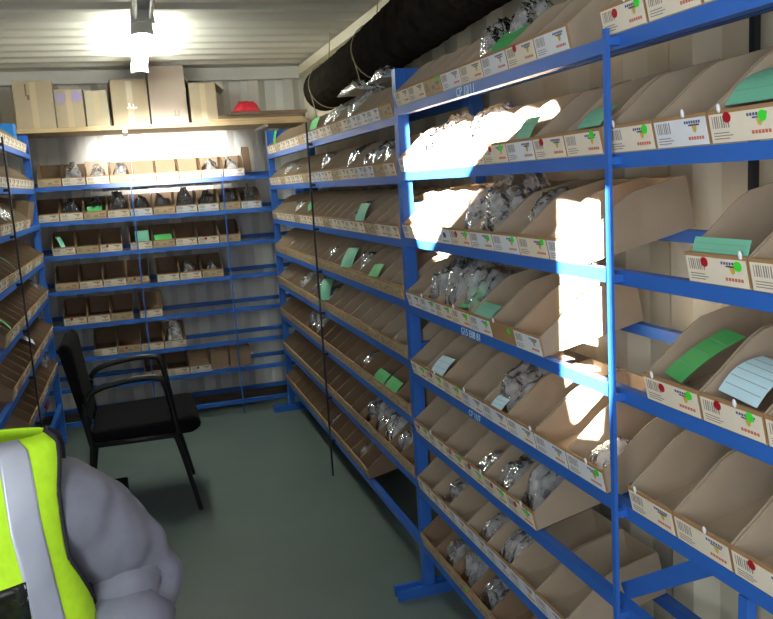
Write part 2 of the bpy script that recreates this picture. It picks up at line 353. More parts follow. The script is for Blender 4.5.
# near bay, between the thick post and the thin rod: (far end, near end, count)
NL = {0: (2.665, 1.522, 8), 1: (2.665, 1.405, 9), 2: (2.665, 1.488, 8), 3: (2.665, 1.682, 7), 4: (2.66, 1.42, 8), 5: (2.665, 1.75, 6), 6: (2.665, 1.60, 7), 7: (2.665, 1.60, 7)}
DOT = {0: ['', '', 'g', '', '', '', 'r', ''], 1: ['', '', '', '', '', 'rg', '', 'r', 'g'], 2: ['', '', '', 'rg', 'g', 'g', 'g', ''],
       3: ['', 'g', 'g', 'g', 'g', 'g', ''], 4: ['g', 'rg', 'g', '', '', '', '', 'g'], 5: ['rg', '', 'rg', 'rg', 'rg', 'rg'], 6: ['']*7, 7: ['', '', 'g', '', 'g', '', '']}
STY = {0: [0, 0, 3, 1, 0, 1, 0, 1], 1: [1, 1, 1, 0, 0, 0, 1, 0, 0], 2: [0, 1, 2, 0, 1, 1, 0, 1], 3: [1, 1, 0, 0, 1, None, 1], 4: [0, 0, 0, 1, 1, 1, 1, 1], 5: [0]*6, 6: [0, 0, 1, 1, 1, 1, 1], 7: [3]*7}
for r, (a, b_, n) in NL.items():
    p_ = (a-b_)/n
    for k in range(n):
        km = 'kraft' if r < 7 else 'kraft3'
        right_bin(r, k, a-k*p_, a-(k+1)*p_, NEAR[r], f'cardboard bin, {ORD[k]} from thick blue post, {SHELF[r]}, near bay, right rack',
                  STY[r][k], km, DOT[r][k], r in (3, 4, 5) and k % 2 == 1, key=('N', r, k))
# nearest bay, right of the thin rod
NR = {0: [1.398, 1.258, 1.115, .97, .83], 1: [1.384, 1.236, 1.095, .95, .81], 2: [1.152, 1.003, .855], 3: [1.275, 1.116, .966, .82], 4: [1.33, 1.187, 1.038, .885]}
NRD = {0: ['rg', '', 'g', ''], 1: ['g', '', 'rg', ''], 2: ['rg', ''], 3: ['rg', 'rg', ''], 4: ['', '', 'r']}
NRS = {0: [0, 0, 0, 0], 1: [0, 1, 0, 0], 2: [0, 0], 3: [0, 0, 0], 4: [0, 0, 0]}
for r, e in NR.items():
    for k in range(len(e)-1):
        right_bin(r, k, e[k]-.001, e[k+1]+.001, NEAR[r], f'large cardboard bin, {ORD[k]} right of thin blue rod, {SHELF[r]}, right rack', NRS[r][k], 'kraft' if r < 4 else 'kraft2', NRD[r][k], True, key=('M', r, k))
# far bay
FSPAN = {0: (2.712, 5.42, 18), 1: (2.712, 5.42, 20), 2: (2.712, 5.42, 18), 3: (2.712, 5.42, 18), 4: (2.712, 5.42, 17), 5: (2.712, 5.42, 17), 6: (2.712, 5.42, 18), 7: (3.38, 5.42, 14)}
for r, (a, b_, n) in FSPAN.items():
    p_ = (b_-a)/n
    for k in range(n):
        st = (1 if (k in (1, 2, 3, 8, 9) and r < 2) else 0 if r < 3 else 3)
        if (k*7+r*3) % 5 == 0: st = 3
        right_bin(r, k, a+(k+1)*p_-.001, a+k*p_+.001, FAR[r], f'cardboard bin, {ORD[k]} beyond thick blue post, {SHELF[r]}, far bay, right rack', st,
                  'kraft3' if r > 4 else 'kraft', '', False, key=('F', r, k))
# back rack: runs of (x0, x1, n)
BSP = {0: [(-.563, .745, 9)], 1: [(-.60, .84, 10)], 2: [(-.528, -.093, 3), (-.049, .677, 5)], 3: [(-.537, .053, 4), (.098, .541, 3)], 4: [(-.513, -.074, 3), (-.035, .113, 1)], 5: [(-.351, .249, 4)], 6: [(-.048, .398, 3)]}
for r, runs in BSP.items():
    i = 0
    for x0, x1, n in runs:
        p_ = (x1-x0)/n
        for k in range(n):
            st = 3 if (i+r) % 3 == 0 else (1 if (r == 0 and i > 5) or (r == 6 and i == 2) or (r == 1 and i > 3) else 0)
            place_bin(('B', r, i), (x0+(k+.5)*p_, YB+.001, BACK[r]+.0145), 0, math.asin(.035/.31), p_-.003, f'cardboard bin, {ORD[i]} from left, {SHELF[r]} of the back wall rack', 'cardboard bins on the back rack', st,
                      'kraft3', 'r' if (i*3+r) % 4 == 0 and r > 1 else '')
            i += 1
# left rack, front faces +x
LSP = {0: (5.25, 3.62, 11), 1: (5.40, 3.62, 12), 2: (4.98, 3.60, 9), 3: (5.40, 3.62, 12), 4: (5.40, 3.62, 12), 5: (5.40, 3.62, 12), 6: (5.40, 3.92, 10)}
for r, (a, b_, n) in LSP.items():
    p_ = (a-b_)/n
    for k in range(n):
        place_bin(('L', r, k), (XLF-.001, a-(k+.5)*p_, LEFT[r]+.0145), PI/2, TILT, p_-.003, f'cardboard bin, {ORD[k]} from back post, {SHELF[r]} of the left rack', 'cardboard bins on the left rack',
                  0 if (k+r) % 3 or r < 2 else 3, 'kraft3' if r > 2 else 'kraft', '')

# ------------------------------------------------------------------ things inside the bins
def bag_mesh(seed, sx, sy, sz, mats, parts=False):
    """creased pillow of film: half sizes sx, sy, sz; irregular outline, sharp folds"""
    nx, ny = 20, 28; off = Vector((seed*3.1, seed*1.7, seed*5.3)); vs = []; fs = []
    def fold(p, f):
        q = Vector((p.x*f+p.y*f*.35, p.y*f*.55, 0))+off
        return 1-2.2*abs(noise.noise(q))
    for side in (1, -1):
        for j in range(ny+1):
            for i in range(nx+1):
                u, v = i/nx*2-1, j/ny*2-1; p = Vector((u, v, 0))
                dome = max(0, (1-abs(u)**2.6)*(1-abs(v)**2.6))**.6
                if side > 0:
                    h = dome*(.62+.50*noise.noise(p*1.3+off)+.30*fold(p, 2.1)*.6+.16*fold(p, 4.7)+.06*fold(p, 9))
                else: h = dome*(-.12)
                rr = 1+.14*noise.noise(Vector((u*1.7, v*1.7, 4))+off)
                vs.append([u*rr+.05*noise.noise(p*3+off), v*rr+.05*noise.noise(p*3-off), h])
    n1 = (nx+1)*(ny+1)
    for sd in (0, 1):
        for j in range(ny):
            for i in range(nx):
                k = sd*n1+j*(nx+1)+i; q = (k, k+1, k+nx+2, k+nx+1); fs.append(q if sd == 0 else q[::-1])
    for ax, h_ in enumerate((sx, sy, sz)):
        lo = min(v[ax] for v in vs); hi = max(v[ax] for v in vs)
        for v in vs: v[ax] = ((v[ax]-lo)/(hi-lo)*2-1)*h_
    b = MB(); b.add(vs, fs)
    me = b.mesh('plastic_bag', mats, True); return me
BAGS = {}
def bag_in(key, where, kind='clear', off=(0, .12), size=(.058, .12, .05), seed=0, name='plastic_bag', label=None, contents=False, lift=0):
    b = BINS[key]; size = (round(min(size[0], max(v.co.x for v in b.data.vertices)-.0095), 3), min(size[1], .130), size[2])
    me = get(('bag', kind, size, seed % 5), lambda: bag_mesh(seed % 5+1, *size, M[kind]))
    o = link(name, me)
    what = {'clear': 'crumpled clear plastic bag', 'milky': 'crumpled white translucent plastic bag', 'darkbag': 'shiny dark plastic bag of parts'}[kind]
    tag(o, label or f'{what} in {where}', 'bag', 'plastic bags lying in the bins')
    o.matrix_world = b.matrix_world @ Matrix.Translation((off[0]*.5, min(max(off[1], size[1]+.012), .274-size[1]), .005+size[2]+lift)) @ Matrix.Rotation((seed % 3-1)*.03, 4, 'Z')
    if contents:
        c = link('bagged_parts', get(('parts', seed % 3), lambda: bag_mesh(seed+9, size[0]*.6, size[1]*.5, size[2]*.45, M['parts'])), o)
        c.location = (0, 0, -size[2]*.45)
    return o
def N(r, k): return f'{ORD[k]} bin from thick post, {SH2[r]}, near bay'
def F(r, k): return f'{ORD[k]} bin beyond thick post, {SH2[r]}, far bay'
def Bk(r, k): return f'{ORD[k]} bin from left, {SH2[r]} of back rack'
def Lf(r, k): return f'{ORD[k]} bin from back post, {SH2[r]}, left rack'
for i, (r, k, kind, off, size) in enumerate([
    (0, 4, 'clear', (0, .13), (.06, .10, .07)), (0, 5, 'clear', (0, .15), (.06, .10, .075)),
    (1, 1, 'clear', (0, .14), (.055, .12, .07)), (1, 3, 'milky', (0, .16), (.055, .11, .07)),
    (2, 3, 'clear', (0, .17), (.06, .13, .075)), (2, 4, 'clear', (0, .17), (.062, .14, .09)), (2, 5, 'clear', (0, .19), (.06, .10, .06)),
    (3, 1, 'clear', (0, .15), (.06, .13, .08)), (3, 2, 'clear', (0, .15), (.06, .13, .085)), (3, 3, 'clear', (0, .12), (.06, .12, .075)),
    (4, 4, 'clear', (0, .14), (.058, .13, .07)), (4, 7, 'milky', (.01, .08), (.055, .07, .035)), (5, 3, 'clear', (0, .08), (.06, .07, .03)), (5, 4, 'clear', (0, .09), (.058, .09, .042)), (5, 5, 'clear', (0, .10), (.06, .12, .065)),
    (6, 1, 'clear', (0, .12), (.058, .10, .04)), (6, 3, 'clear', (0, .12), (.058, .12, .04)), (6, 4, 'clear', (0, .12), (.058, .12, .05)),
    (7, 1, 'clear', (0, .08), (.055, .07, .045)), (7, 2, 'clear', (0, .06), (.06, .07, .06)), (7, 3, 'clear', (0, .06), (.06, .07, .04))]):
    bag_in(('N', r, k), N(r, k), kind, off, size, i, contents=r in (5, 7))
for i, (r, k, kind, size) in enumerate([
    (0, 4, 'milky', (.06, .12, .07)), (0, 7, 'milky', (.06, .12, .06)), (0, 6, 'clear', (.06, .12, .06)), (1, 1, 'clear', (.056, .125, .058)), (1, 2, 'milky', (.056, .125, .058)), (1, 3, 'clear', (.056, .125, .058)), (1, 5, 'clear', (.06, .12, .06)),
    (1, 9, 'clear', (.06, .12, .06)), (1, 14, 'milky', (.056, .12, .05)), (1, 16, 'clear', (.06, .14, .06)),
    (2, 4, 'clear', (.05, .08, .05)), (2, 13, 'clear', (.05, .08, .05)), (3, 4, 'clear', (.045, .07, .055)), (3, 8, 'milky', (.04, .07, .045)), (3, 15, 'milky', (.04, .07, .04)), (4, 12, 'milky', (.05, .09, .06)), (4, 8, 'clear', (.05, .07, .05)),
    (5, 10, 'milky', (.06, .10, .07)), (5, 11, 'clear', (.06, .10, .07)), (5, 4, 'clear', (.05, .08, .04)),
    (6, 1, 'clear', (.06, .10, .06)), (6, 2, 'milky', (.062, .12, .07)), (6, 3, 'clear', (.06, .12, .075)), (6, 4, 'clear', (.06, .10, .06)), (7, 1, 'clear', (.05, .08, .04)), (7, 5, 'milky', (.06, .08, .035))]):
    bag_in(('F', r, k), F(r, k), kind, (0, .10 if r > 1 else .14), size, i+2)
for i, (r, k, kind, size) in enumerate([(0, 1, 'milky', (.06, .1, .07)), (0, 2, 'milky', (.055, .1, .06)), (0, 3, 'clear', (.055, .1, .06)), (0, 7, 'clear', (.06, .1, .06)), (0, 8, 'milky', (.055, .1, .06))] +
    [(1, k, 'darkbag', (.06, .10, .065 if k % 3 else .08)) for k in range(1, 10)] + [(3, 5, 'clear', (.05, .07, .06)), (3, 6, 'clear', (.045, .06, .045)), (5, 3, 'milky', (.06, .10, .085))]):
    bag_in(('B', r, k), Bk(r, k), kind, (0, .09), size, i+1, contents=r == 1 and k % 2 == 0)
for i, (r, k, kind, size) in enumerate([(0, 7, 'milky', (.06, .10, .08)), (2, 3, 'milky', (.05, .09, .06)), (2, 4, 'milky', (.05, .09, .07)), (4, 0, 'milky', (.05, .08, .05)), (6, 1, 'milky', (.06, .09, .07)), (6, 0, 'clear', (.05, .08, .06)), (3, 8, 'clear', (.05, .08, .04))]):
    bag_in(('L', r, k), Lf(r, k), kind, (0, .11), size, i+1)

def card_mesh(w, h, m, lines, bend, name):
    """sheet in local x (width) and y (length), gently curled, 1 mm thick, printed rules"""
    b = MB(); n = 10; top = []
    for i in range(n+1):
        a = i/n; y = a*h; z = bend*math.sin(a*PI)*h
        top.append((y, z))
    for i in range(n):
        (y0, z0), (y1, z1) = top[i], top[i+1]; t = .0012
        b.add([(-w/2, y0, z0), (w/2, y0, z0), (w/2, y1, z1), (-w/2, y1, z1), (-w/2, y0, z0-t), (w/2, y0, z0-t), (w/2, y1, z1-t), (-w/2, y1, z1-t)],
              [(0, 1, 2, 3), (7, 6, 5, 4), (0, 4, 5, 1), (1, 5, 6, 2), (2, 6, 7, 3), (3, 7, 4, 0)], 0)
    for k in range(1, lines):
        a = k/lines*n; i = min(int(a), n-1); fr = a-i; y = top[i][0]+(top[i+1][0]-top[i][0])*fr; z = top[i][1]+(top[i+1][1]-top[i][1])*fr
        b.box((-w*.46, y-.0005, z-.0003), (w*.46, y+.0005, z+.0004), 1)
    return b.obj(name, [m, M['rule']])
def card_in(key, m, label, w, h, off, pitch, yawr, lines=5, bend=.05, name='stock_card', rollr=0):
    o = card_mesh(w, h, M[m], lines, bend, name); tag(o, label, 'card', 'paper cards left in the bins')
    o.matrix_world = BINS[key].matrix_world @ Matrix.Translation(off) @ Matrix.Rotation(yawr, 4, 'Z') @ Matrix.Rotation(pitch, 4, 'X') @ Matrix.Rotation(rollr, 4, 'Y')
    return o
card_in(('M', 3, 0), 'greencard', 'ruled green card leaning in large bin, fourth shelf, right of the thin rod', .07, .14, (-.022, .024, .048), .36, -.22, 4)
card_in(('M', 3, 1), 'bluecard', 'pale blue ruled sheet curling out of large bin beside the ruled green card', .105, .095, (-.005, .02, .052), .36, -.14, 6, .14)
card_in(('M', 2, 0), 'mint', 'mint green card standing in front lip of large bin, third shelf, right of rod', .13, .03, (.0, .008, .047), 1.1, 0, 3, .02)
card_in(('M', 1, 2), 'mint', 'long mint green ruled card lying over third large bin right of thin rod, second shelf', .15, .10, (.01, .03, .055), .38, .0, 4, .12)
card_in(('N', 1, 8), 'mint', 'mint green card in the bin just left of thin rod, second shelf', .075, .06, (0, .02, .055), .5, .1, 4)
card_in(('N', 1, 6), 'mint', 'mint green card in seventh bin from thick blue post, second shelf', .09, .06, (0, .01, .05), .8, -.1, 3)
card_in(('N', 0, 5), 'greencard', 'green card on plastic bag, top shelf, sixth bin from thick blue post', .10, .07, (.02, .02, .055), .55, .2, 3)
card_in(('N', 4, 1), 'bluecard', 'pale blue card in second bin from thick blue post, fifth shelf down', .09, .07, (.01, .006, .048), .55, .1, 3)
card_in(('N', 4, 4), 'bluecard', 'small blue card below plastic bag in fifth bin, fifth shelf down', .06, .04, (0, .006, .048), .5, .1, 3)
card_in(('N', 3, 3), 'greencard', 'green card among plastic bags in fourth bin from thick post, fourth shelf', .08, .09, (0, .03, .048), .5, .3, 3)
card_in(('N', 3, 4), 'mint', 'mint green card behind lip of fifth bin, fourth shelf, near bay of right rack', .11, .05, (0, .008, .048), .5, 0, 3)
card_in(('F', 2, 3), 'mint', 'mint green card in fourth bin beyond the thick post, third shelf down', .10, .08, (0, .006, .05), .9, .1, 3)
card_in(('F', 3, 5), 'mint', 'mint green card in sixth bin beyond the thick post, fourth shelf down', .10, .10, (0, .01, .05), .8, .3, 3)
card_in(('F', 3, 2), 'greencard', 'green card in third bin beyond the thick post, fourth shelf down', .07, .06, (0, .006, .05), .7, .3, 3)
card_in(('F', 4, 8), 'mint', 'mint green card in ninth bin beyond the thick post, fifth shelf down', .09, .12, (0, .01, .05), .9, .5, 3)
card_in(('F', 0, 8), 'greencard', 'green card in ninth bin beyond the thick post, top shelf', .09, .06, (0, .006, .055), .9, .2, 3)
card_in(('F', 0, 16), 'greencard', 'green card in far end bin on top shelf of right rack', .09, .08, (0, .02, .055), 1.2, 0, 3)
card_in(('F', 2, 11), 'greencard', 'green card behind the thin dark rod, third shelf down of right rack', .08, .06, (0, .05, .05), 1.1, 0, 3)
card_in(('F', 5, 1), 'greencard', 'green strip of card in second bin beyond thick post, sixth shelf down', .14, .05, (0, .006, .05), .6, 0, 3)
card_in(('F', 5, 2), 'greencard', 'green strip of card in third bin beyond thick post, sixth shelf down', .14, .05, (0, .006, .05), .6, 0, 3)
card_in(('B', 2, 3), 'mint', 'rounded green card standing in fourth bin, third shelf of back rack', .09, .09, (.01, .03, .03), 1.2, .1, 3)
card_in(('B', 2, 4), 'greencard', 'green card lying in fifth bin, third shelf of back rack', .11, .06, (0, .01, .05), .5, .1, 3)
card_in(('B', 2, 0), 'mint', 'mint green slip leaning in first bin, third shelf of back rack', .03, .09, (0, .01, .045), .9, .6, 3)
card_in(('B', 1, 2), 'greencard', 'green slip in third bin, second shelf of back rack', .09, .05, (0, .01, .05), .6, .1, 3)
card_in(('L', 5, 5), 'white', 'bright white sheet lying across bins, sixth shelf of left rack', .14, .17, (.02, .03, .085), .25, .2, 1, .06)
card_in(('L', 3, 7), 'mint', 'mint green slip in eighth bin from the back post, left rack, fourth shelf', .06, .09, (0, .02, .05), .6, .2, 3)
card_in(('L', 4, 10), 'greencard', 'green card in left rack, fifth shelf down, near the photo edge', .08, .09, (0, .01, .05), .6, .2, 3)
# cardboard flaps and cartons standing on the back and left racks
def carton(name, label, c, s, m, rz=0, flaps=0, tape=True, marks=None, cat='box', group=None, rx=0):
    """closed or open carton: c base centre"""
    t = thing(name, label, cat, c, (rx, 0, rz), group)
    x, y, z = s[0]/2, s[1]/2, s[2]; b = MB(); k = .004
    b.box((-x, -y, 0), (x, y, k)); b.box((-x, -y, k), (x, -y+k, z)); b.box((-x, y-k, k), (x, y, z)); b.box((-x, -y+k, k), (-x+k, y-k, z)); b.box((x-k, -y+k, k), (x, y-k, z))
    b.obj('carton_body', M[m], t)
    if flaps == 0:
        f = MB(); f.box((-x, -y, z), (x, -.001, z+k)); f.obj('flap', M[m], t); f = MB(); f.box((-x, .001, z), (x, y, z+k)); f.obj('flap', M[m], t)
    elif flaps == 1:
        f = MB(); f.bar((x-.002, 0, z), (x+s[0]*.32, 0, z-.05), s[1]*.95, k, upv=(0, 0, 1)); f.obj('flap', M[m], t)
        f = MB(); f.bar((-x+.002, 0, z), (-x-.02, 0, z+.035), s[1]*.95, k, upv=(1, 0, 0)); f.obj('flap', M[m], t)
    if tape:
        f = MB(); f.box((-.018, -y-.0008, z*.02), (.018, -y+.0002, z*.98)); f.obj('tape', M['tape'], t)
    if marks:
        for (xa, xb, za, zb) in marks[1]:
            f = MB(); f.box((-x+xa*s[0], -y-.0014, za*z), (-x+xb*s[0], -y+.0002, zb*z)); f.obj('print', M[marks[0]], t)
    return t
# ------------------------------------------------------------------ board over the back rack with cartons
ZB = 1.995
brd = MB(); brd.box((XL+.05, 5.45, ZB-.028), (1.19, 5.86, ZB)); o = brd.obj('shelf_board', M['wood'], None, bevel=.003)
tag(o, 'long raw timber board high on the back wall carrying cartons', 'shelf')
for x in (-.9, 0, .9):
    br = MB(); br.bar((x, 5.47, ZB-.037), (x, 5.88, ZB-.037), .03, .016); br.bar((x, 5.872, ZB-.03), (x, 5.872, ZB-.22), .03, .016); br.obj('bracket', M['backwall'], o)
YC = 5.55
def bx(label, x0, x1, ztop, m, rz=0, dy=.26, **kw):
    return carton('cardboard_box', label, ((x0+x1)/2, YC+dy/2, ZB), (x1-x0, dy, ztop-ZB), m, rz, group='cartons on the high board', **kw)
bx('plain tall cardboard box at the left end of the high board', -.640, -.412, 2.29, 'carton', .05, marks=('darkwood', [(.30, .34, .70, .95), (.34, .40, .62, .72)]))
bx('cardboard box with violet printing on the high board', -.396, -.228, 2.235, 'carton', -.03, marks=('violet', [(.02, .40, .72, .90), (.60, .96, .70, .96), (.1, .3, .64, .70)]))
bx('small pale cardboard box between the violet printed box and wide marked box', -.222, -.085, 2.22, 'cartonpale', 0, dy=.22)
bx('wide cardboard box with white and dark marks on the high board', -.070, .155, 2.285, 'carton', .07, marks=('white', [(.40, .68, .38, .42), (.44, .50, .42, .50), (.56, .60, .36, .48)]))
bx('tallest mauve brown cardboard box on the high board', .172, .402, 2.365, 'cartonpink', .02, tape=False, marks=('grey_ink', [(.62, .78, .14, .17), (.64, .68, .17, .24), (.74, .78, .17, .24)]))
bx('open cardboard box with a lifted flap right of tallest mauve box', .428, .60, 2.255, 'carton', 0, flaps=1)
# planks and red packet on the right part of the board
for i, (x0, x1, y0, y1, z, rz, lab, m) in enumerate([(.56, 1.17, 5.52, 5.64, 0, .02, 'lowest weathered plank lying under red wrapped packet', 'wood'), (.60, 1.19, 5.54, 5.68, .022, -.02, 'middle weathered plank in the stack under red wrapped packet', 'darkwood'), (.68, 1.20, 5.53, 5.66, .044, .01, 'topmost weathered plank right under red wrapped packet', 'darkwood')]):
    p_ = MB(); p_.box((-(x1-x0)/2, -(y1-y0)/2, 0), ((x1-x0)/2, (y1-y0)/2, .021)); o = p_.obj('plank', M[m], None, bevel=.002)
    o.location = ((x0+x1)/2, (y0+y1)/2, ZB+z); o.rotation_euler = (0, 0, rz); tag(o, lab, 'plank', 'stacked planks on the board')
o = link('wrapped_packet', bag_mesh(4, .095, .06, .042, M['red'])); o.location = (.80, 5.60, ZB+.066+.034); tag(o, 'red plastic wrapped packet lying on planks high in the back corner', 'packet')
o.rotation_euler = (0, 0, .1)

# ------------------------------------------------------------------ loose things on racks
o = link('plastic_bag', bag_mesh(2, .085, .14, .085, M['milky'])); o.location = (-.70, 4.66, 2.085); tag(o, 'white plastic bag on top of left rack bins at photo edge', 'bag')
t = carton('storage_tub', 'bright blue plastic box at the back end of left rack top', (-.735, 5.33, 1.897), (.22, .125, .115), 'blueplastic', 0, tape=False, cat='tub')
carton('cardboard_box', 'brown open box at back end of third shelf down, left rack', (-.735, 5.16, LEFT[2]+.056), (.29, .28, .135), 'kraft3', 0, flaps=2, tape=False, rx=0).rotation_euler = (0, -TILT*-1, 0)
carton('cardboard_box', 'left square brown carton on seventh shelf of back rack', (.455, YB+.13, BACK[6]+.022), (.12, .22, .14), 'kraft3', .03, flaps=2, tape=False)
carton('cardboard_box', 'right square brown carton on seventh shelf of back rack', (.60, YB+.13, BACK[6]+.022), (.145, .22, .14), 'kraft3', 0, flaps=2, tape=False)
def sheet(name, label, P0, w, h, m, lean, rz):
    b = MB(); b.box((-w/2, -.002, 0), (w/2, .002, h)); o = b.obj(name, M[m]); o.location = P0; o.rotation_euler = (lean, 0, rz); return tag(o, label, 'cardboard')
sheet('cardboard_flap', 'narrow upright brown cardboard strip on fifth shelf of back rack', (.10, YB+.10, BACK[4]+.045), .035, .12, 'kraft3', -.2, 0)
sheet('cardboard_flap', 'brown cardboard divider standing in left bins of back rack top shelf', (-.20, YB+.09, BACK[0]+.04), .14, .13, 'kraft', -.25, .1)
sheet('cardboard_flap', 'brown cardboard divider at right end of back rack top shelf', (.78, YB+.10, BACK[0]+.04), .06, .17, 'kraft3', -.1, .5)
o = link('cloth', bag_mesh(3, .06, .10, .055, M['red'])); o.location = (-.68, 5.20, .27+.085); tag(o, 'red cloth bundle on bottom shelf of left rack behind chair', 'cloth')
o = link('plastic_bag', bag_mesh(1, .07, .12, .06, M['milky'])); o.location = (-.69, 4.95, .27+.09); tag(o, 'white plastic bag on bottom shelf of left rack behind black chair', 'bag')
# bag spilling over the lip in the far bay and loose film on top
o = link('plastic_bag', bag_mesh(5, .085, .062, .055, M['milky'])); o.location = (XR+.10, 4.385, FAR[4]+.108); tag(o, 'white plastic bag bulging above the front lip, fifth shelf of far bay', 'bag')
o = link('plastic_bag', bag_mesh(2, .055, .11, .032, M['bluefilm'])); o.location = (XR+.12, 3.14, 1.965); tag(o, 'light blue plastic wrapping on top shelf bins under the black duct', 'bag')
o = link('plastic_bag', bag_mesh(3, .075, .16, .034, M['milky'])); o.location = (XR+.12, 3.52, 1.965); tag(o, 'long translucent plastic wrapping on top shelf bins under the black duct end', 'bag')

# ------------------------------------------------------------------ black flexible duct
HP = [(1.14, 4.74, 2.095), (1.13, 4.4, 2.095), (1.12, 3.8, 2.11), (1.10, 3.1, 2.135), (1.08, 2.5, 2.15), (1.07, 1.9, 2.165), (1.06, 1.3, 2.175), (1.05, .6, 2.18)]
def spline(P, n):
    P = [Vector(p) for p in P]; out = []
    for i in range(len(P)-1):
        a, b_, c, d = P[max(i-1, 0)], P[i], P[i+1], P[min(i+2, len(P)-1)]
        for k in range(n):
            t = k/n; out.append(.5*((2*b_)+(c-a)*t+(2*a-5*b_+4*c-d)*t*t+(3*b_-a-3*c+d)*t**3))
    return out+[P[-1]]
pts = spline(HP, 44)
hz = MB(); hz.tube(pts, [.111+.010*math.cos(i*PI/2) + .006*noise.noise(Vector((i*.15, 0, 0))) for i in range(len(pts))], 24, cap=False)
hz.tube([p+(pts[1]-pts[0])*0 for p in pts], [.100]*len(pts), 24, cap=False)
duct = hz.obj('flexible_duct', M['hose'], None); tag(duct, 'thick black ribbed flexible duct hanging under the ceiling along right wall', 'duct')
rim = MB(); rim.tube([Vector(HP[0])+Vector((0, .012, 0)), Vector(HP[0])-Vector((0, .02, 0))], .122, 24, cap=False); rim.tube([Vector(HP[0])+Vector((0, .012, 0)), Vector(HP[0])-Vector((0, .02, 0))], .108, 24, cap=False); rim.obj('end_cuff', M['hose'], duct)
for y, z, lab in ((3.55, 2.118, 'thin sisal cord slung around the middle of black duct'), (4.55, 2.096, 'thin sisal cord slung around the far end of black duct'), (1.6, 2.17, 'thin sisal cord slung around the near part of black duct')):
    cd = MB(); cx = {3.55: 1.115, 4.55: 1.133, 1.6: 1.065}[y]; ring = [(cx+.127*math.cos(a), y+.02*math.sin(a), z+.127*math.sin(a)) for a in [2*PI*k/24 for k in range(25)]]
    cd.tube(ring, .0028, 6); cd.tube([(cx, y, z+.127), (cx+.02, y+.01, 2.385)], .0028, 6); cd.tube([(cx-.127, y, z), (cx-.12, y-.06, z-.10), (cx-.11, y-.08, z-.18)], .0028, 6)
    o = cd.obj('cord', M['rope']); tag(o, lab, 'cord', 'cords around the duct')

# ------------------------------------------------------------------ fluorescent lamps on the ceiling
def lamp(label, y0, y1, lit):
    xl = .125; t = thing('fluorescent_light', label, 'lamp', (0, 0, 0))
    b = MB(); b.box((xl-.03, y0, 2.345), (xl+.03, y1, 2.389)); b.obj('housing', M['lampgrey'], t, bevel=.006)
    for s in (-1, 1):
        b = MB(); b.tube([(xl+s*.032, y0+.03, 2.315), (xl+s*.032, y1-.03, 2.315)], .013, 12); b.obj('fluorescent_tube', M['tube' if lit else 'tubeoff'], t, True)
    for y in (y0, y1):
        b = MB(); b.prism([(xl-.052, 2.29), (xl-.015, 2.30), (xl+.015, 2.30), (xl+.052, 2.29), (xl+.048, 2.345), (xl+.03, 2.389), (xl-.03, 2.389), (xl-.048, 2.345)], 1, y-.014, y+.014); b.obj('lamp_holder', M['lampgrey'], t)
lamp('lit twin tube fluorescent batten on the ceiling near the cartons', 4.06, 5.30, True)
lamp('unlit grey fluorescent batten on the ceiling nearer the viewer', 2.55, 3.80, False)

# ------------------------------------------------------------------ black armchair
ch = thing('armchair', 'black padded visitor chair with tubular arms in the aisle by left rack', 'chair', (-.06, 4.17, 0), (0, 0, .0))
b = MB(); b.prism([(-.24, .395), (.22, .39), (.262, .415), (.262, .455), (.235, .475), (-.2, .465), (-.25, .445)], 1, -.255, .255); b.obj('seat', M['chair'], ch, bevel=.02)
b = MB(); b.prism([(-.275, .48), (-.24, .47), (-.285, .875), (-.315, .90), (-.35, .875)], 1, -.24, .24); b.obj('backrest', M['chair'], ch, bevel=.02)
for s in (-1, 1):
    y = s*.265
    b = MB(); b.tube(spline([(.22, y, 0), (.17, y, .25), (.135, y, .40)], 6), .0125); b.obj('leg', M['chairm'], ch, True)
    b = MB(); b.tube(spline([(-.31, y, 0), (-.265, y, .25), (-.245, y, .40)], 6), .0125); b.obj('leg', M['chairm'], ch, True)
    b = MB(); b.tube(spline([(-.245, y, .40), (-.26, y, .56), (-.22, y, .655), (-.08, y, .69), (.07, y, .69), (.115, y, .64), (.15, y, .40)], 8), .015)
    b.obj('armrest', M['chairm'], ch, True)
    b = MB(); b.tube([(-.245, y, .40), (.15, y, .395)], .0125); b.obj('seat_rail', M['chairm'], ch, True)
    b = MB(); b.tube([(-.25, y*.8, .40), (-.275, y*.8, .60)], .011); b.obj('back_support', M['chairm'], ch, True)
b = MB(); b.tube([(.135, -.265, .385), (.135, .265, .385)], .0125); b.tube([(-.245, -.265, .385), (-.245, .265, .385)], .0125); b.obj('cross_rail', M['chairm'], ch, True)
cs = thing('tool_case', 'small dark case on the floor below the black chair', 'case', (-.30, 4.20, 0))
b = MB(); b.box((-.12, -.08, 0), (.12, .08, .10)); b.obj('case_body', M['chair'], cs, bevel=.008)
b = MB(); b.tube(spline([(-.05, 0, .098), (-.045, 0, .125), (.045, 0, .125), (.05, 0, .098)], 5), .006, 8); b.obj('handle', M['chairm'], cs)

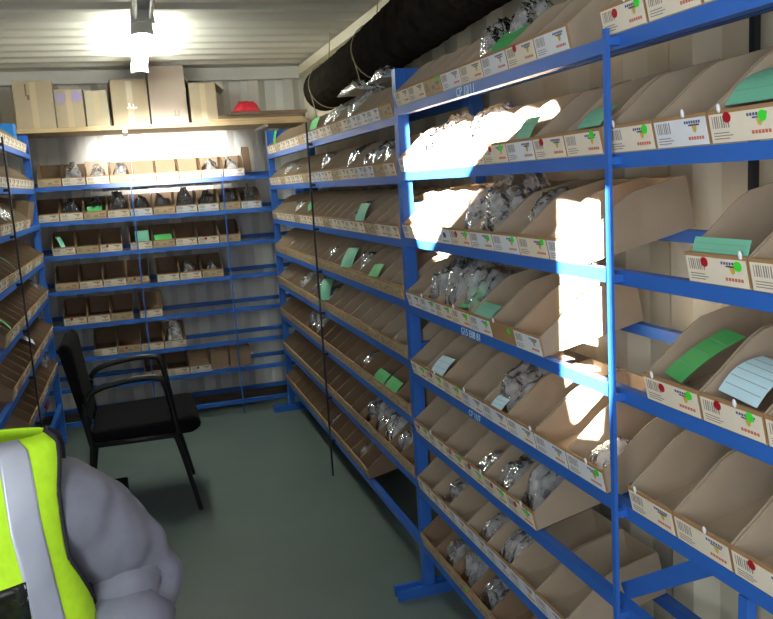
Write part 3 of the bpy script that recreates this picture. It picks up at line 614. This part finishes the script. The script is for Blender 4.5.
# ------------------------------------------------------------------ seated person in a hi-vis vest
def new_skin(name, V, E, Rr, m, parent=None, sub=2, root=0):
    me = bpy.data.meshes.new(name); me.from_pydata(V, E, [])
    o = link(name, me, None)
    bpy.context.view_layer.objects.active = o
    o.modifiers.new('skin', 'SKIN')
    if not me.skin_vertices:
        bm = bmesh.new(); bm.from_mesh(me); bm.verts.layers.skin.verify(); bm.to_mesh(me); bm.free()
    bpy.context.view_layer.update()
    lay = me.skin_vertices[0].data
    for i, r in enumerate(Rr): lay[i].radius = r if isinstance(r, tuple) else (r, r); lay[i].use_root = (i == root)
    s = o.modifiers.new('sub', 'SUBSURF'); s.levels = sub; s.render_levels = sub
    dg = bpy.context.evaluated_depsgraph_get(); dg.update()
    me2 = bpy.data.meshes.new_from_object(o.evaluated_get(dg)); o.modifiers.clear(); o.data = me2
    me2.materials.clear(); me2.materials.append(m)
    for p in me2.polygons: p.use_smooth = True
    if parent: o.parent = parent
    return o
CX, CY = -.375, 1.27          # torso axis
# joints
J = dict(pelvis=(CX, CY+.02, .66), waist=(CX, CY+.01, .82), chest=(CX, CY, 1.02), neck0=(CX, CY, 1.17), neck1=(CX, CY-.02, 1.25), head=(CX, CY-.03, 1.36), crown=(CX, CY-.02, 1.43),
         shL=(-.195, 1.265, 1.150), elL=(-.056, 1.37, .900), wrL=(-.125, 1.12, .81), shR=(-.545, 1.265, 1.11), elR=(-.67, 1.36, .885), wrR=(-.585, 1.12, .85),
         hipL=(-.28, 1.25, .64), knL=(-.25, .86, .62), anL=(-.24, .88, .12), toL=(-.235, .74, .06), hipR=(-.47, 1.25, .64), knR=(-.50, .86, .62), anR=(-.51, .88, .12), toR=(-.515, .74, .06))
names = list(J); idx = {n: i for i, n in enumerate(names)}
rad = dict(pelvis=(.15, .12), waist=(.14, .10), chest=(.12, .08), neck0=.06, neck1=.055, head=(.075, .095), crown=(.06, .08), shL=.04, shR=.04, elL=.043, elR=.043, wrL=.03, wrR=.03,
           hipL=.085, hipR=.085, knL=.06, knR=.06, anL=.042, anR=.042, toL=.04, toR=.04)
ed = [('pelvis', 'waist'), ('waist', 'chest'), ('chest', 'neck0'), ('neck0', 'neck1'), ('neck1', 'head'), ('head', 'crown'), ('chest', 'shL'), ('shL', 'elL'), ('elL', 'wrL'), ('chest', 'shR'), ('shR', 'elR'), ('elR', 'wrR'),
      ('pelvis', 'hipL'), ('hipL', 'knL'), ('knL', 'anL'), ('anL', 'toL'), ('pelvis', 'hipR'), ('hipR', 'knR'), ('knR', 'anR'), ('anR', 'toR')]
V = [J[n] for n in names]; E = [(idx[a], idx[b]) for a, b in ed]; RR = [rad[n] for n in names]
# hands: palm and five fingers as chains rooted in the wrist
for s, wr in ((1, 'wrL'), (-1, 'wrR')):
    W = Vector(J[wr]); d = Vector((-.55*s, -.8, -.1)).normalized(); side = d.cross(Vector((0, 0, 1))).normalized()*s
    pal = W+d*.06; V.append(tuple(pal)); RR.append((.034, .017)); ip = len(V)-1; E.append((idx[wr], ip))
    for k, (o_, ln) in enumerate(((-.030, .060), (-.011, .074), (.009, .078), (.028, .070))):
        p0 = pal+d*.035+side*o_; p1 = p0+d*ln*.5+Vector((0, 0, -.008)); p2 = p0+d*ln*.85+Vector((0, 0, -.028)); b0 = len(V)
        V += [tuple(p0), tuple(p1), tuple(p2)]; RR += [.0095, .0085, .007]; E += [(ip, b0), (b0, b0+1), (b0+1, b0+2)]
    p0 = W+d*.03+side*.035; p1 = p0+d*.035+side*.02+Vector((0, 0, -.01)); b0 = len(V); V += [tuple(p0), tuple(p1)]; RR += [.011, .009]; E += [(idx[wr], b0), (b0, b0+1)]
person = new_skin('person', V, E, RR, M['skin'])
tag(person, 'seated person in yellow hi-vis vest over grey fleece, facing the viewer with bent arm', 'person')
# face
HC = Vector((CX, CY-.03, 1.36))
b = MB()
for s in (-1, 1): b.ball(HC+Vector((s*.030, -.0845, .002)), (.0115, .008, .0055), 12, 8)
b.obj('eye', M['eye'], person, True)
b = MB()
for s in (-1, 1): b.ball(HC+Vector((s*.030, -.0915, .002)), (.0045, .002, .0045), 8, 6)
b.obj('iris', M['hair'], person, True)
b = MB(); b.tube([HC+Vector((0, -.09, .01)), HC+Vector((0, -.108, -.02)), HC+Vector((0, -.115, -.036)), HC+Vector((0, -.095, -.045))], [.008, .011, .015, .008], 10); b.obj('nose', M['skin'], person, True)
b = MB(); b.ball(HC+Vector((0, -.090, -.062)), (.024, .010, .008), 12, 6); b.obj('mouth', M['lip'], person, True)
b = MB()
for s in (-1, 1): b.ball(HC+Vector((s*.080, .005, -.01)), (.012, .02, .032), 10, 8)
b.obj('ear', M['skin'], person, True)
b = MB()
for s in (-1, 1): b.tube([HC+Vector((s*.014, -.092, .020)), HC+Vector((s*.030, -.093, .025)), HC+Vector((s*.046, -.082, .021))], .0035, 8)
b.obj('eyebrow', M['hair'], person, True)
b = MB(); b.ball(HC+Vector((0, .030, .050)), (.089, .103, .080), 20, 12); b.obj('hair', M['hair'], person, True)
# fleece: sleeves with puffed folds
def wrinkle(o, amp, freq, seed=0):
    for v in o.data.vertices:
        n = noise.noise(Vector(v.co)*freq+Vector((seed, 0, 0)))+.5*noise.noise(Vector(v.co)*freq*2.3)
        v.co += v.normal*n*amp
def sleeve(sh, el, wr, s):
    A, B_, C_ = Vector(J[sh]), Vector(J[el]), Vector(J[wr]); inn = Vector((CX, CY, 1.135))
    P = [inn+(A-inn)*.45, A+Vector((0, 0, -.01)), A+(B_-A)*.35+Vector((s*.006, 0, .004)), A+(B_-A)*.7+Vector((s*.010, 0, .004)), B_, B_+(C_-B_)*.28, B_+(C_-B_)*.36]
    r = [.086, .084, .080, .080, .080, .066, .060]
    o = new_skin('fleece_sleeve', [tuple(p) for p in P], [(i, i+1) for i in range(6)], r, M['fleece'], None, 3, 1)
    wrinkle(o, .012, 13, s); o.parent = person
    fb = MB(); fb.ball(B_+((A-B_).normalized()+(C_-B_).normalized())*.038, .066, 20, 14); fo = fb.obj('sleeve_fold', M['fleece'], person, True); wrinkle(fo, .008, 18)
    return o
sleeve('shL', 'elL', 'wrL', 1); sleeve('shR', 'elR', 'wrR', -1)
for el, wr in (('elL', 'wrL'), ('elR', 'wrR')):
    B_, C_ = Vector(J[el]), Vector(J[wr]); d = C_-B_
    b = MB(); b.tube([B_+d*.24, B_+d*.27, B_+d*.36, B_+d*.47, B_+d*.49], [.058, .069, .071, .068, .055], 20, cap=False); o = b.obj('rolled_cuff', M['fleece'], person, True); wrinkle(o, .007, 26)
# vest as a lofted shell; surface function S(theta, z), theta=0 -> +x, -pi/2 -> front (-y)
def ring(z):
    K = [(.55, .235, .150), (.72, .235, .150), (.90, .240, .145), (1.02, .232, .135), (1.10, .228, .118), (1.145, .226, .095), (1.170, .224, .075), (1.190, .220, .055), (1.205, .20, .035)]
    for i in range(len(K)-1):
        if K[i][0] <= z <= K[i+1][0]:
            t = (z-K[i][0])/(K[i+1][0]-K[i][0]); return K[i][1]+(K[i+1][1]-K[i][1])*t, K[i][2]+(K[i+1][2]-K[i][2])*t
    return K[-1][1:] if z > 1 else K[0][1:]
def S(th, z, off=0):
    a, bb = ring(z); a += off; bb += off
    c, s = math.cos(th), math.sin(th); e = .82
    x = CX+a*math.copysign(abs(c)**e, c); y = CY+bb*math.copysign(abs(s)**e, s)
    n = .006*noise.noise(Vector((x*14, y*14, z*9)))+.004*math.sin(th*26+z*30)*max(0, 1-z/1.0)*2
    return Vector((x+math.cos(th)*n, y+math.sin(th)*n, z+off*min(1, max(0, (z-1.13)/.06))))
def patch(t0, t1, zs, off, nt=40, thick=.0):
    """t0, t1 functions of z"""
    b = MB(); vs = []; fs = []
    for z in zs:
        for k in range(nt+1): vs.append(S(t0(z)+(t1(z)-t0(z))*k/nt, z, off))
    for i in range(len(zs)-1):
        for k in range(nt): fs.append((i*(nt+1)+k, i*(nt+1)+k+1, (i+1)*(nt+1)+k+1, (i+1)*(nt+1)+k))
    b.add(vs, fs); return b
def lin(a, b, n): return [a+(b-a)*i/n for i in range(n+1)]
def solid(o, t):
    m = o.modifiers.new('solid', 'SOLIDIFY'); m.thickness = t; m.offset = 1; return o
torso = patch(lambda z: -PI, lambda z: PI, lin(.56, 1.190, 30), -.014, 60); o = torso.obj('fleece_jacket', M['fleece'], person, True)
# vest: front half and back half with armhole edges narrowing near the shoulder
def arm(z): return 0 if z < .93 else (.34*min(1, (z-.93)/.10))*(1 if z < 1.13 else max(0, 1-(z-1.13)/.11))
zf = lin(.60, 1.203, 44)
vest = patch(lambda z: -PI+arm(z), lambda z: -arm(z), zf, .006, 50).obj('safety_vest', M['vest'], person, True); solid(vest, .004)
vb = patch(lambda z: arm(z), lambda z: PI-arm(z), zf, .006, 50).obj('vest_back', M['vest'], vest, True); solid(vb, .004)
for s in (0, 1):
    th = (lambda z: -arm(z)) if s == 0 else (lambda z: -PI+arm(z))
    ln = [S(th(z), z, .010) for z in lin(.915, 1.203, 30)]; ln2 = [S(-th(z) if s == 0 else PI-arm(z), z, .010) for z in lin(1.203, .915, 30)]
    b = MB(); b.tube(ln+ln2, .0038, 8); b.obj('armhole_binding', M['trim'], vest, True)
    tc = -.80 if s == 0 else -PI+.80; w_ = .135
    b = patch(lambda z: tc-w_+(.30 if s == 0 else -.30)*(1-(z-.6)/.6), lambda z: tc+w_+(.30 if s == 0 else -.30)*(1-(z-.6)/.6), lin(.60, 1.202, 40), .0115, 10); solid(b.obj('reflective_stripe', M['silver'], vest, True), .002)
b = patch(lambda z: -1.42, lambda z: -.83, lin(.940, 1.030, 10), .0115, 12); solid(b.obj('badge_pocket', M['pocket'], vest, True), .004)
# trousers, boots
for s, (h, k, a, t_) in enumerate((('hipL', 'knL', 'anL', 'toL'), ('hipR', 'knR', 'anR', 'toR'))):
    o = new_skin('trouser_leg', [tuple(Vector(J['pelvis'])*.5+Vector(J[h])*.5), J[h], J[k], tuple(Vector(J[k])*.4+Vector(J[a])*.6), J[a]], [(0, 1), (1, 2), (2, 3), (3, 4)], [.11, .10, .078, .07, .065], M['denim'], None, 2, 1); o.parent = person
    A, T = Vector(J[a]), Vector(J[t_])
    b = MB(); b.tube(spline([A+Vector((0, .01, .06)), A+Vector((0, .01, -.03)), A+Vector((0, 0, -.07)), A+Vector((0, -.06, -.072)), T+Vector((0, -.03, -.008))], 5), .05, 14); o = b.obj('boot', M['boot'], person, True)
    for v in o.data.vertices: v.co.z = max(v.co.z, .002)
# stool
st = thing('stool', 'dark round stool the person in the yellow vest sits on', 'stool', (CX, CY+.04, 0))
b = MB(); b.tube([(0, 0, .475), (0, 0, .525)], .17, 24); b.obj('seat', M['chair'], st, bevel=.01)
for k in range(4):
    a = PI/4+k*PI/2; b = MB(); b.tube([(.12*math.cos(a), .12*math.sin(a), .476), (.19*math.cos(a), .19*math.sin(a), 0)], .013); b.obj('leg', M['chairm'], st, True)
